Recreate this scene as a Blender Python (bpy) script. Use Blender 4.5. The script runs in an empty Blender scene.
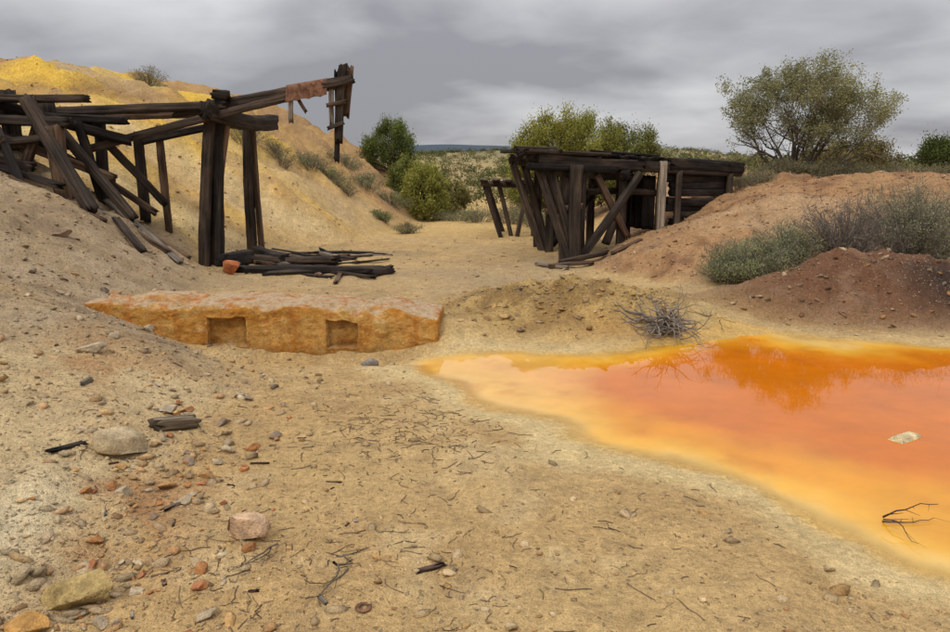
import bpy, math, random
import numpy as np
from mathutils import Vector, Matrix
random.seed(7); rng=np.random.default_rng(7)
scene=bpy.context.scene
# ---------------------------------------------------------------- noise
def h2(ix,iy,s):
    n=(ix*374761393+iy*668265263+s*1274126177)&0xffffffff
    n=((n^(n>>13))*1274126177)&0xffffffff
    n=n^(n>>16)
    return n/4294967295.0
def vn(x,y,s=0):
    x=np.asarray(x,float); y=np.asarray(y,float)
    ix=np.floor(x).astype(np.int64); iy=np.floor(y).astype(np.int64)
    fx=x-ix; fy=y-iy
    u=fx*fx*fx*(fx*(fx*6-15)+10); v=fy*fy*fy*(fy*(fy*6-15)+10)
    a=h2(ix,iy,s); b=h2(ix+1,iy,s); c=h2(ix,iy+1,s); d=h2(ix+1,iy+1,s)
    return (a+(b-a)*u)*(1-v)+(c+(d-c)*u)*v
def fbm(x,y,o=4,s=0):
    r=0;a=1;t=0
    for i in range(o):
        xx=x*2**i; yy=y*2**i; an=.6*i+.3
        r=r+a*(vn(xx*math.cos(an)-yy*math.sin(an)+i*17.3,xx*math.sin(an)+yy*math.cos(an)+i*5.7,s+i)*2-1); t+=a; a*=.5
    return r/t*1.3
def ss(a,b,x):
    t=np.clip((x-a)/(b-a),0,1); return t*t*(3-2*t)
# ---------------------------------------------------------------- pond outline
POND=np.array([(-.5,6.25),(.05,5.2),(.76,4.35),(1.4,3.79),(1.8,3.14),(1.97,2.8),(2.3,2.2),(4,1.6),(7,2.4),(8.2,5),(6.5,6.5),(4.6,6.9),(3.3,7.25),(2.6,7.7),(2.25,7.35),(1.56,6.8),(.6,6.55),(-.1,6.6)])
def pond_sd(x,y):
    x=np.asarray(x,float); y=np.asarray(y,float)
    d=np.full(x.shape,1e9); ins=np.zeros(x.shape,bool)
    n=len(POND)
    for i in range(n):
        ax,ay=POND[i]; bx,by=POND[(i+1)%n]
        ex,ey=bx-ax,by-ay
        t=np.clip(((x-ax)*ex+(y-ay)*ey)/(ex*ex+ey*ey),0,1)
        d=np.minimum(d,np.hypot(x-ax-t*ex,y-ay-t*ey))
        c=((ay>y)!=(by>y))&(x<(bx-ax)*(y-ay)/((by-ay) if by!=ay else 1e-9)+ax)
        ins^=c
    s=np.where(ins,d,-d)
    return s+.17*fbm(x*1.4,y*1.4,5,40)*(np.abs(s)<2)
def sp(d,k=.15): return .5*(d+np.sqrt(d*d+k*k))
LY=[-20,0,2,4,5.5,6.3,7,8,9,10,11,12,13,14,16,18,20,26,40,60]
LX=[-1.6,-1.5,-1.5,-1.6,-1.75,-2.3,-3.0,-3.4,-3.6,-3.7,-4.0,-4.5,-4.6,-4.2,-2.9,-2.2,-1.8,-1.5,-3,-6]
LS=[.2,.2,.22,.26,.3,.36,.42,.5,.6,.7,.72,.72,.74,.78,.85,.9,.92,.92,.7,.3]
LC=[.6,.7,.8,.9,1.1,1.4,1.7,2.1,2.5,2.9,3.1,3.3,3.5,3.7,4.0,4.2,4.3,4.3,3,1]
def left_d(x,y): return np.interp(y,LY,LX)-x + .18*fbm(x*.5,y*.9,3,3)*ss(6,10,y)
def right_d(x,y):
    d1=x-np.interp(y,[8,12,13,14,16,20,30,60],[1.4,1.8,2.2,2.45,3.0,3.4,4,9])
    d2=y-np.interp(x,[1.5,2,2.9,4,6,10,20],[12.2,11.6,9.9,9.6,9.6,9.3,8])
    k=.5; m=.5*(d1+d2-np.sqrt((d1-d2)**2+k*k))
    return m+.22*fbm(x*.8,y*.8,4,9)
def gm(x,y,cx,cy,rx,ry,p=1.0):
    return np.exp(-(((x-cx)/rx)**2+((y-cy)/ry)**2)**p)
def H(x,y):
    x=np.asarray(x,float); y=np.asarray(y,float)
    z=np.zeros(x.shape)
    s=pond_sd(x,y); pd=ss(-1.2,-.1,s)
    z+= (.05*fbm(x*.35,y*.35,2,1)+.03*fbm(x*1.3,y*1.3,3,2))*(1-pd)
    near=1-ss(14,40,y)
    ld=left_d(x,y); L=sp(ld); sl=np.interp(y,LY,LS); cp=np.interp(y,LY,LC)
    wv=fbm(x*.6,y*.6,2,7)*.8
    rill=1-2*np.abs(fbm(x*.28+3,y*1.3+wv,3,5)); rill2=1-2*np.abs(fbm(x*.5+3,y*3.2+wv*2,3,8))
    hl=cp*np.tanh(sl*L/cp)
    hl=hl*(1+.05*fbm(x*.25,y*.4,3,6)) - (.24*rill+.13*rill2)*ss(.2,2.0,ld)*ss(9,13,y)*(1-.6*ss(3.2,4.2,hl)) + .12*fbm(x*1.5,y*1.5,4,14)*ss(.2,1,ld)*ss(7,10,y)
    z+=np.where(ld>-1.5,hl-.01,0)*(1-ss(55,80,y))
    z+=.12*gm(x,y,-2.9,5.6,1.0,.55)+.07*gm(x,y,-3.3,4.2,.8,.5)
    rd=right_d(x,y); R=sp(rd)
    hr=1.38*np.tanh((.47*R/1.38)**1.6)**(1/1.6)
    g2=1-2*np.abs(fbm(x*1.3,y*.5,3,15))
    hr=hr+(.11*fbm(x*1.2,y*1.0,5,11)-.05*g2)*ss(.2,1.5,rd)
    z+=np.where(rd>-1.5,hr,0)*(1-ss(40,75,y))
    z+=.40*gm(x,y,1.15,7.95,1.35,.72,1.3)*(1+.3*fbm(x*2.2,y*2.2,4,12))
    z+=.17*gm(x,y,-.2,7.15,.42,.42,1.2)
    z+=.62*gm(x,y,4.75,8.5,1.75,.75,1.4)*(1+.2*fbm(x*2,y*2,4,13))
    z+=.10*gm(x,y,-.2,8.6,.8,.5)
    z+=-.15*gm(x,y,-1.5,6.55,1.25,.32,1.5)
    z+=np.where(s>0,-.06*np.minimum(s,2.0),.045*(1-np.exp(np.minimum(s,0)*1.8)))
    fine=(.014*fbm(x*5,y*5,3,20)+.030*np.maximum(fbm(x*3,y*3,4,21),0)*ss(-.2,.8,ld)+.06*fbm(x*3.5,y*3.5,5,22)*ss(0,.8,rd)
          +.06*fbm(x*5,y*5,4,24)*gm(x,y,1.15,7.95,1.6,.9,2)+.05*fbm(x*5,y*5,4,24)*gm(x,y,4.75,8.45,2,1,2))
    z+=fine*(1-pd*.8)*near
    z+=(.008*fbm(x*14,y*14,2,23))*(1-pd*.7)*(1-ss(8,11,y))
    hz=np.interp(y,[0,60,120,300,800,2000,4000],[0,0,.6,1.6,4.5,17,17])
    am=np.interp(y,[0,30,120,300,800,2000,4000],[0,.1,.6,1.6,5,20,20])
    z+=hz+am*fbm(x/np.maximum(60,y*.2)+2.3,y/np.maximum(60,y*.4),3,30)
    # wooded rises closing the valley
    z+=2.6*gm(x,y,8,190,40,60)+17*gm(x,y,-60,1900,300,500)+3.2*gm(x,y,52,230,32,60)
    return z
# ---------------------------------------------------------------- mesh helper
def mesh(name,v,faces,col=None,mat=None,smooth=False,extra=None,parent=None):
    me=bpy.data.meshes.new(name)
    v=np.asarray(v,np.float32)
    if isinstance(faces,np.ndarray): faces=[faces]
    nl=sum(f.size for f in faces); nf=sum(len(f) for f in faces)
    me.vertices.add(len(v)); me.vertices.foreach_set('co',v.ravel())
    me.loops.add(nl); me.loops.foreach_set('vertex_index',np.concatenate([f.ravel() for f in faces]).astype(np.int32))
    me.polygons.add(nf)
    tot=np.concatenate([np.full(len(f),f.shape[1]) for f in faces])
    st=np.concatenate([[0],np.cumsum(tot)[:-1]]).astype(np.int32)
    me.polygons.foreach_set('loop_start',st)
    if smooth: me.polygons.foreach_set('use_smooth',np.ones(nf,bool))
    me.update(calc_edges=True)
    if col is not None:
        c=np.ones((len(v),4),np.float32); c[:,:3]=np.clip(col,0,1)
        a=me.attributes.new('Col','FLOAT_COLOR','POINT'); a.data.foreach_set('color',c.ravel())
    if extra:
        for k,arr in extra.items():
            arr=np.asarray(arr,np.float32)
            if arr.ndim==1:
                a=me.attributes.new(k,'FLOAT','POINT'); a.data.foreach_set('value',arr)
            else:
                a=me.attributes.new(k,'FLOAT_VECTOR','POINT'); a.data.foreach_set('vector',arr.ravel())
    o=bpy.data.objects.new(name,me); scene.collection.objects.link(o)
    if mat: me.materials.append(mat)
    if parent: o.parent=parent
    return o
def empty(name,loc=(0,0,0)):
    e=bpy.data.objects.new(name,None); scene.collection.objects.link(e); e.empty_display_size=.2; return e
# ---------------------------------------------------------------- materials
class N:
    def __init__(s,name):
        s.m=bpy.data.materials.new(name); s.m.use_nodes=True; s.t=s.m.node_tree
        s.b=s.t.nodes['Principled BSDF']; s.b.inputs['Specular IOR Level'].default_value=.2
    def n(s,ty,**k):
        x=s.t.nodes.new(ty)
        for a,b in k.items():
            if a in x.inputs.keys(): x.inputs[a].default_value=b
            else: setattr(x,a,b)
        return x
    def l(s,a,b): s.t.links.new(a,b)
    def noise(s,vec,scale,detail=4,rough=.6):
        x=s.n('ShaderNodeTexNoise'); x.inputs['Scale'].default_value=scale; x.inputs['Detail'].default_value=detail; x.inputs['Roughness'].default_value=rough
        s.l(vec,x.inputs['Vector']); return x.outputs['Fac']
    def rng(s,v,a,b,c,d):
        x=s.n('ShaderNodeMapRange'); 
        for i,q in enumerate((a,b,c,d)): x.inputs[i+1].default_value=q
        s.l(v,x.inputs[0]); return x.outputs[0]
    def mul(s,c,f):
        x=s.n('ShaderNodeVectorMath',operation='SCALE'); s.l(c,x.inputs[0]); s.l(f,x.inputs['Scale']); return x.outputs[0]
    def math(s,op,a,b):
        x=s.n('ShaderNodeMath',operation=op)
        for i,q in enumerate((a,b)):
            if isinstance(q,(int,float)): x.inputs[i].default_value=q
            else: s.l(q,x.inputs[i])
        return x.outputs[0]
    def mix(s,f,a,b):
        x=s.n('ShaderNodeMix',data_type='RGBA')
        s.l(f,x.inputs[0]) if not isinstance(f,(int,float)) else setattr(x.inputs[0],'default_value',f)
        for i,q in ((6,a),(7,b)):
            if isinstance(q,tuple): x.inputs[i].default_value=(*q,1)
            else: s.l(q,x.inputs[i])
        return x.outputs[2]
    def bump(s,h,strength,dist):
        x=s.n('ShaderNodeBump'); x.inputs['Strength'].default_value=strength; x.inputs['Distance'].default_value=dist
        s.l(h,x.inputs['Height']); s.l(x.outputs[0],s.b.inputs['Normal'])
def attr(m,name): 
    a=m.n('ShaderNodeAttribute',attribute_name=name); return a
def mat_ground():
    m=N('ground_soil'); co=m.n('ShaderNodeTexCoord').outputs['Object']
    c=attr(m,'Col').outputs['Color']
    n1=m.noise(co,6,5,.75); n2=m.noise(co,30,4,.75); n3=m.noise(co,150,2,.7)
    f=m.math('MULTIPLY',m.rng(n1,.25,.75,.74,1.24),m.rng(n2,.25,.75,.64,1.34))
    f=m.math('MULTIPLY',f,m.rng(n3,.25,.75,.64,1.34))
    c=m.mul(c,f)
    vo=m.n('ShaderNodeTexVoronoi'); vo.inputs['Scale'].default_value=42; m.l(co,vo.inputs['Vector'])
    sepc=m.n('ShaderNodeSeparateColor'); m.l(vo.outputs['Color'],sepc.inputs[0])
    peb=attr(m,'peb').outputs['Fac']
    sel=m.math('MULTIPLY',m.math('GREATER_THAN',m.math('ADD',sepc.outputs[0],m.math('MULTIPLY',peb,.4)),1.0), m.rng(vo.outputs['Distance'],.3,.38,1,0))
    pc=m.mix(sepc.outputs[1],(.16,.105,.065),(.48,.37,.22))
    c=m.mix(m.math('MULTIPLY',sel,.7),c,pc)
    m.l(c,m.b.inputs['Base Color'])
    hgt=m.math('ADD',m.math('MULTIPLY',n2,1.0),m.math('MULTIPLY',n3,.5))
    hgt=m.math('ADD',hgt,m.math('ADD',m.math('MULTIPLY',sel,.5),m.math('MULTIPLY',n1,1.6)))
    m.bump(hgt,.9,.028); 
    wet=attr(m,'wet').outputs['Fac']
    m.l(m.rng(wet,0,1,.95,.5),m.b.inputs['Roughness'])
    return m.m
def mat_rock():
    m=N('rock'); co=m.n('ShaderNodeTexCoord').outputs['Object']; c=attr(m,'Col').outputs['Color']
    n1=m.noise(co,14,5,.7); n2=m.noise(co,90,3,.6)
    c=m.mul(c,m.math('MULTIPLY',m.rng(n1,.25,.75,.55,1.4),m.rng(n2,.25,.75,.75,1.25)))
    m.l(c,m.b.inputs['Base Color']); m.b.inputs['Roughness'].default_value=.9
    m.bump(m.math('ADD',n1,m.math('MULTIPLY',n2,.3)),.9,.03); return m.m
def mat_leaf(name='foliage'):
    m=N(name); c=attr(m,'Col').outputs['Color']; df=m.n('ShaderNodeBsdfDiffuse'); m.l(c,df.inputs[0])
    tr=m.n('ShaderNodeBsdfTranslucent'); m.l(c,tr.inputs[0]); mx=m.n('ShaderNodeMixShader'); mx.inputs[0].default_value=.3
    m.l(df.outputs[0],mx.inputs[1]); m.l(tr.outputs[0],mx.inputs[2]); m.l(mx.outputs[0],m.t.nodes['Material Output'].inputs[0]); return m.m
def mat_wood():
    m=N('weathered_timber'); g=attr(m,'grain').outputs['Vector']; c=attr(m,'Col').outputs['Color']
    mp=m.n('ShaderNodeMapping'); mp.inputs['Scale'].default_value=(1.2,26,26); m.l(g,mp.inputs[0])
    n1=m.noise(mp.outputs[0],1.0,5,.7)
    mp2=m.n('ShaderNodeMapping'); mp2.inputs['Scale'].default_value=(1,2.5,2.5); m.l(g,mp2.inputs[0])
    n2=m.noise(mp2.outputs[0],1.6,4,.6)
    f=m.math('MULTIPLY',m.rng(n1,.3,.72,.22,2.2),m.rng(n2,.3,.7,.5,1.6))
    c=m.mul(c,f); c=m.mix(m.rng(n2,.54,.72,0,.35),c,(.13,.08,.045))
    m.l(c,m.b.inputs['Base Color']); m.b.inputs['Roughness'].default_value=.85
    m.bump(n1,.9,.025); return m.m
def mat_bark():
    m=N('bark'); c=attr(m,'Col').outputs['Color']; m.l(c,m.b.inputs['Base Color']); m.b.inputs['Roughness'].default_value=.9; return m.m
def mat_concrete():
    m=N('stained_concrete'); co=m.n('ShaderNodeTexCoord').outputs['Object']
    mp=m.n('ShaderNodeMapping'); mp.inputs['Scale'].default_value=(1,1,2.0); m.l(co,mp.inputs[0])
    st=m.n('ShaderNodeMapping'); st.inputs['Scale'].default_value=(3.5,3.5,.5); m.l(co,st.inputs[0])
    n1=m.noise(mp.outputs[0],2.2,6,.65); n2=m.noise(co,18,5,.75); n3=m.noise(co,110,3,.7); n4=m.noise(mp.outputs[0],5,5,.7); n5=m.noise(st.outputs[0],2.2,5,.65)
    c=m.mix(m.rng(n1,.4,.6,0,1),(.60,.27,.045),(.70,.42,.13))
    c=m.mix(m.rng(n4,.52,.68,0,.75),c,(.50,.15,.025))
    c=m.mix(m.rng(n5,.52,.66,0,.7),c,(.52,.18,.03))
    c=m.mix(m.rng(n4,.42,.30,0,.7),c,(.70,.52,.27))
    sx=m.n('ShaderNodeSeparateXYZ'); m.l(co,sx.inputs[0])
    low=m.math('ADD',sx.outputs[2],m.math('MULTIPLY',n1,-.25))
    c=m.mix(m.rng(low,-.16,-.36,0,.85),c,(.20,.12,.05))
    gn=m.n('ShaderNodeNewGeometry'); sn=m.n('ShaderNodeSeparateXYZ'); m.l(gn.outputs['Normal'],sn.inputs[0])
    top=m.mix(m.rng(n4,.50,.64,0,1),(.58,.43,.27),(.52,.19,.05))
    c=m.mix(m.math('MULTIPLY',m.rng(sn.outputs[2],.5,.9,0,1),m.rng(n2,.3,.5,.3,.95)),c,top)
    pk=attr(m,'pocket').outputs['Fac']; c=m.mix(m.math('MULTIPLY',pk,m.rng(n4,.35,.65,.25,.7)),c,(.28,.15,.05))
    c=m.mul(c,m.math('MULTIPLY',m.rng(n2,.25,.75,.62,1.32),m.rng(n3,.25,.75,.78,1.22)))
    m.l(c,m.b.inputs['Base Color']); m.b.inputs['Roughness'].default_value=.9
    m.bump(m.math('ADD',n2,m.math('MULTIPLY',n3,.4)),1.0,.04); return m.m
def mat_rust():
    m=N('rusted_sheet'); co=m.n('ShaderNodeTexCoord').outputs['Object']; n1=m.noise(co,12,6,.75)
    m.l(m.mix(m.rng(n1,.38,.62,0,1),(.07,.035,.022),(.25,.12,.07)),m.b.inputs['Base Color']); m.b.inputs['Roughness'].default_value=.75; m.bump(n1,.5,.015); return m.m
def mat_water():
    m=N('mineral_water'); c=attr(m,'Col').outputs['Color']; co=m.n('ShaderNodeTexCoord').outputs['Object']
    n1=m.noise(co,2.0,5,.65)
    m.l(m.mul(c,m.rng(n1,.3,.7,.85,1.12)),m.b.inputs['Base Color'])
    m.b.inputs['Roughness'].default_value=.02; m.b.inputs['IOR'].default_value=1.33; m.b.inputs['Specular IOR Level'].default_value=.40
    m.l(attr(m,'op').outputs['Fac'],m.b.inputs['Alpha'])
    n2=m.noise(co,14,2,.5); m.bump(n2,.05,.003); return m.m
MG,MR,ML,MW,MB,MC,MRU,MWA=mat_ground(),mat_rock(),mat_leaf(),mat_wood(),mat_bark(),mat_concrete(),mat_rust(),mat_water()
# ---------------------------------------------------------------- ground sheet
def grow(start,step,r,end):
    o=[];p=start
    while p<end: step*=r; p+=step; o.append(p)
    return o
xr=list(np.arange(-6,6.001,.03)); gx=grow(6,.03,1.04,3500); xs=np.array([-g for g in gx][::-1]+xr+gx)
gb=grow(1.5,.05,1.09,80); ys=np.array([3.0-g for g in gb][::-1]+list(np.arange(1.5,9.0,.03))+grow(9.0-.03,.03,1.02,4500))
X,Y=np.meshgrid(xs,ys); x=X.ravel(); y=Y.ravel()
z=H(x,y); ZG=z.reshape(X.shape)
def G(x,y):
    i=int(np.searchsorted(xs,x))-1; j=int(np.searchsorted(ys,y))-1
    i=max(0,min(len(xs)-2,i)); j=max(0,min(len(ys)-2,j))
    u=(x-xs[i])/(xs[i+1]-xs[i]); v=(y-ys[j])/(ys[j+1]-ys[j])
    return float((ZG[j,i]*(1-u)+ZG[j,i+1]*u)*(1-v)+(ZG[j+1,i]*(1-u)+ZG[j+1,i+1]*u)*v)
def mixc(c,col,m): return c*(1-m[:,None])+np.array(col)[None]*m[:,None]
def ground_col(x,y,z):
    s=pond_sd(x,y); ld=left_d(x,y); rd=right_d(x,y)
    n=fbm(x*.8,y*.8,4,50); n2=fbm(x*2.5,y*2.5,4,51); n3=fbm(x*.3,y*.3,4,52); n4=fbm(x*6,y*6,4,58)
    c=np.tile(np.array([.57,.385,.17]),(len(x),1))
    c=mixc(c,(.48,.305,.13),ss(-.1,.6,n)*.6)
    c=mixc(c,(.64,.475,.245),ss(.1,.7,n2)*.6*(1-ss(9,14,y)))
    c=mixc(c,(.38,.25,.12),ss(.2,.7,n4)*.5)
    c=mixc(c,(.38,.28,.17),ss(7,9,y)*(1-ss(14,18,y))*ss(-.4,.4,n3)*.6)
    c=mixc(c,(.63,.425,.16),ss(15,19,y)*.7)
    b=ss(-.2,.5,ld+n*.3)*(1-ss(11.5,13.5,y+n*.8))
    c=mixc(c,(.39,.285,.17),b*.85*ss(4.5,6,y+n)); c=mixc(c,(.26,.18,.11),b*ss(.05,.6,n2)*.65); c=mixc(c,(.50,.38,.24),b*ss(.1,.6,-n2+n4*.3)*.5)
    c=mixc(c,(.62,.465,.25),ss(-.1,.4,ld)*(1-ss(4.8,5.6,y+n*.4))*ss(-.3,.3,n3+.1)*.85)
    c=mixc(c,(.44,.21,.075),gm(x,y,-2.6,4.9,.8,.5)*ss(-.1,.6,n2)*.7)
    c=mixc(c,(.42,.19,.065),gm(x,y,-1.75,3.1,.4,.9)*ss(-.2,.5,n2)*.8)
    c=mixc(c,(.70,.58,.36),gm(x,y,-2.05,2.95,.22,.5,1.5)*.8)
    t=ss(-.4,.6,ld+n*.4)*ss(12.0,13.5,y+n*.5)
    yel=np.tile(np.array([.72,.465,.14]),(len(x),1))
    st=fbm(x*.25+2,y*1.6,4,55); st2=fbm(x*.9+2,y*4.5,3,56); st3=fbm(x*.5+z*.9,y*.5,5,59)
    yel=mixc(yel,(.80,.51,.08),ss(1.3,2.6,z+n*.6)*.95)
    yel=mixc(yel,(.56,.33,.13),ss(.1,.5,st)*.6)
    yel=mixc(yel,(.44,.30,.17),ss(.2,.65,st2)*.5)
    yel=mixc(yel,(.76,.60,.33),ss(.1,.5,st3)*.6*(1-ss(2.6,3.2,z)))
    yel=mixc(yel,(.46,.37,.26),ss(.2,.65,-st3)*.4)
    yel=mixc(yel,(.32,.18,.09),gm(z,x*0,3.1+n*.35,0,.15,1)*ss(-9.8,-8.8,x)*.75)
    yel=mixc(yel,(.36,.20,.095),ss(3.0,3.7,z+n*.5)*ss(-9.5,-11,x+n*1.5)*.8)
    yel=mixc(yel,(.40,.235,.12),ss(17.3,20,y+x*.25+n*1.5)*.8)
    c=c*(1-t[:,None])+yel*t[:,None]
    r=ss(-.3,.4,rd+n*.3)
    c=mixc(c,(.42,.235,.11),r*.95); c=mixc(c,(.23,.11,.055),r*ss(.05,.6,n2+n4*.4)*.8); c=mixc(c,(.50,.33,.18),r*ss(.1,.6,fbm(x*.6,y*1.2,5,57)+n4*.3)*.7)
    g=gm(x,y,1.0,7.7,1.8,.95,2); c=mixc(c,(.46,.30,.105),g*.85); c=mixc(c,(.24,.14,.05),g*ss(.05,.6,n2+n4*.4)*.7)
    g=gm(x,y,4.75,8.35,2.2,1.1,3); c=mixc(c,(.17,.078,.042),g*.97); c=mixc(c,(.29,.17,.10),g*ss(0,.6,n2+n4*.4)*.6)
    c=mixc(c,(.035,.026,.023),np.clip(gm(x,y,5.1,8.0,.5,.45,1.2)*1.1+n2*.25+n4*.15-.2,0,.85)*g)
    c=mixc(c,(.48,.24,.07),gm(x,y,1.9,7.05,1.0,.25)*.7)
    sh=ss(-.5,-.1,s+n2*.15+n4*.05)*(1-ss(14,15,y))*(1-.6*ss(6.5,7,y)); c=mixc(c,(.74,.56,.27),sh*.75)
    c=mixc(c,(.70,.43,.12),ss(-.1,.10,s+n4*.03)*.85)
    f=ss(24,45,y+n3*6); c=mixc(c,(.30,.235,.11),f*.8); 
    f=ss(70,220,y); c=mixc(c,(.085,.10,.05),f*.85*ss(-.5,.2,fbm(x*.05,y*.02,4,60)+ss(100,400,y)))
    c=mixc(c,(.045,.07,.095),ss(600,1500,y))  # aerial haze of the far hills, painted into the ground colour as blue-grey
    return c,s,ld,rd
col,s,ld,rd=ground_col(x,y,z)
peb=np.clip(.2+.5*ss(-.1,.5,ld)*(1-ss(12,15,y))+.7*ss(0,.5,rd)+.8*gm(x,y,1.15,7.9,1.7,.9,2)+.6*gm(x,y,4.75,8.4,2,1,2)+.4*fbm(x*.9,y*.9,3,70),0,1)*(1-ss(-.5,-.2,s))
nx,ny=len(xs),len(ys)
ii=np.arange(ny-1)[:,None]*nx+np.arange(nx-1)[None]
F=np.stack([ii,ii+1,ii+nx+1,ii+nx],-1).reshape(-1,4)
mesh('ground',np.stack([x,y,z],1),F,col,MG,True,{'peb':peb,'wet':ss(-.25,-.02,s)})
# ---------------------------------------------------------------- pond
wx=np.arange(-1,9,.04); wy=np.arange(1,8.2,.04); WX,WY=np.meshgrid(wx,wy); px=WX.ravel(); py=WY.ravel()
s=pond_sd(px,py); n=fbm(px*.9,py*.9,4,80); nb=fbm(px*3,py*3,4,81)
c=np.tile(np.array([.74,.48,.14]),(len(px),1))
q=s+n*.32+nb*.06
c=mixc(c,(.74,.38,.035),ss(.06,.3,q)); c=mixc(c,(.68,.26,.006),ss(.25,.6,q)); c=mixc(c,(.58,.150,.001),ss(.6,1.25,q+.35*ss(4.3,6.3,py)))
c=mixc(c,(.76,.46,.14),(1-ss(.1,1.2,px+n*.5+nb*.1))*.65)
c=mixc(c,(.70,.31,.006),(1-ss(3.2,4.5,py+n*.5))*.75*ss(.3,.6,s))
c=mixc(c,(.44,.12,.003),ss(.3,.8,nb)*.3)
op=ss(-.03,.22,s+n*.05+nb*.02)*.96
nx2=len(wx); ii=np.arange(len(wy)-1)[:,None]*nx2+np.arange(nx2-1)[None]
F=np.stack([ii,ii+1,ii+nx2+1,ii+nx2],-1).reshape(-1,4); F=F[(s[F]>-.12).any(1)]
mesh('orange_pond_water',np.stack([px,py,np.full(len(px),-.006)],1),F,c,MWA,True,{'op':op})
# ---------------------------------------------------------------- rocks
import bmesh
def ico(sub):
    bm=bmesh.new(); bmesh.ops.create_icosphere(bm,subdivisions=sub,radius=1)
    v=np.array([p.co[:] for p in bm.verts]); f=np.array([[q.index for q in p.verts] for p in bm.faces]); bm.free(); return v,f
I1=ico(1); I3=ico(4); I2=ico(3)
def scatter(name,pts,sizes,cols,flat=.6,mat=MR):
    bv,bf=I1; n=len(pts); k=len(bv)
    ang=rng.uniform(0,2*np.pi,n); sc=np.stack([rng.uniform(.8,1.5,n),rng.uniform(.5,1.0,n),rng.uniform(.35,.8,n)*flat*1.3],1)*sizes[:,None]
    P=np.sign(bv)[None]*np.abs(bv)[None]**rng.uniform(.55,1.1,(n,1,3))*(1+rng.uniform(-.38,.3,(n,k,1)))*sc[:,None]
    tl=rng.uniform(-.5,.5,n)[:,None]; P=np.stack([P[...,0],P[...,1],P[...,2]+P[...,0]*tl],-1)
    ca,sa=np.cos(ang)[:,None],np.sin(ang)[:,None]
    Q=np.stack([P[...,0]*ca-P[...,1]*sa,P[...,0]*sa+P[...,1]*ca,P[...,2]],-1)+pts[:,None]
    F=(bf[None]+(np.arange(n)*k)[:,None,None]).reshape(-1,3)
    return mesh(name,Q.reshape(-1,3),F,np.repeat(cols,k,0),mat,False)
def gravel():
    n=140000
    yy=1.6*np.exp(rng.uniform(0,1,n)*math.log(17/1.6)); xx=rng.uniform(-1,1,n)*(yy*.72+.6)
    s=pond_sd(xx,yy); ld=left_d(xx,yy); rd=right_d(xx,yy)
    nn=fbm(xx*1.1,yy*1.1,3,71)
    d=.07+.40*np.clip(nn,0,1)+.32*ss(-.4,.4,ld)+.6*ss(0,.4,rd)+.95*gm(xx,yy,1.0,7.8,1.6,.8,2)+.8*gm(xx,yy,4.75,8.3,2,.9,2)+.9*gm(xx,yy,-1.6,3.2,.35,1.4)
    d*=(s<-.12)*(1-.8*ss(-.6,-.1,s)); k=rng.uniform(0,1,n)<d*.6
    xx,yy=xx[k],yy[k]; n=len(xx)
    size=.0026*np.exp(rng.exponential(.52,n))*(.6+yy*.2); size=np.minimum(size,.038)
    zz=H(xx,yy); c0,_,_,_=ground_col(xx,yy,zz)
    pal=np.array([(.42,.32,.21),(.30,.23,.15),(.50,.40,.27),(.36,.16,.07),(.20,.15,.11),(.48,.26,.09),(.52,.41,.27)])
    cc=.5*c0+.5*pal[rng.integers(0,len(pal),n)]; cc*=rng.uniform(.6,1.2,(n,1))
    scatter('gravel',np.stack([xx,yy,zz+size*.1],1),size,cc)
gravel()
def rock(name,x,y,sz,col,rot=0,seed=0,sink=.25,dz=0,base=None):
    bv,bf=base or I3; r=np.random.default_rng(seed)
    v=bv.copy()
    for i in range(12):
        nrm=r.normal(size=3); nrm/=np.linalg.norm(nrm); d=r.uniform(.30,.75)
        t=v@nrm; v-=np.maximum(t-d,0)[:,None]*nrm
    v*=1+.05*fbm(v[:,0]*3+seed,v[:,1]*3+v[:,2]*2,4,seed)[:,None]
    v*=np.array(sz)*.68; ca,sa=math.cos(rot),math.sin(rot)
    v=np.stack([v[:,0]*ca-v[:,1]*sa,v[:,0]*sa+v[:,1]*ca,v[:,2]],1)
    n=fbm(v[:,0]*20,v[:,2]*20+v[:,1]*9,3,seed)
    c=np.array(col)[None]*(1+.3*n[:,None]); v+=np.array([x,y,G(x,y)+sz[2]*(.5-sink)+dz])
    return mesh(name,v,bf,c,MR,False)
rock('rock',-1.04,3.08,(.18,.17,.16),(.54,.36,.22),.3,1)
rock('rock',-1.48,2.58,(.26,.19,.16),(.38,.27,.11),.1,2)
rock('rock',-1.92,3.85,(.25,.2,.19),(.48,.37,.22),.5,3)
rock('rock',-1.62,2.36,(.16,.12,.08),(.48,.26,.08),0,4)
rock('rock',-3.72,11.2,(.34,.25,.24),(.42,.14,.055),.2,5)
rock('rock',-5.0,9.0,(.22,.2,.16),(.25,.17,.11),.2,6)
rock('rock',-.95,6.3,(.16,.1,.1),(.22,.19,.16),.2,7)
rock('rock',.45,9.0,(.34,.2,.22),(.22,.2,.18),.2,8)
rock('rock',2.66,4.42,(.26,.15,.07),(.66,.53,.30),.3,19,sink=.1,dz=.055)
rock('rock',-2.7,5.1,(.16,.12,.08),(.45,.36,.24),.9,10)
rock('rock',-1.95,4.5,(.14,.12,.09),(.42,.34,.24),.2,11)
for i in range(120):
    y0=2.2+3.6*random.random()**1.2; x0=-1.45-.14*(y0-3)+random.gauss(0,.26); s0=.016+.05*random.random()**1.7
    rock('rock',x0,y0,(s0*1.6,s0,s0*.8),random.choice([(.38,.16,.07),(.42,.19,.07),(.40,.31,.2),(.27,.20,.14),(.46,.27,.11),(.5,.40,.26)]),random.uniform(0,3),20+i,base=I2)
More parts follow.
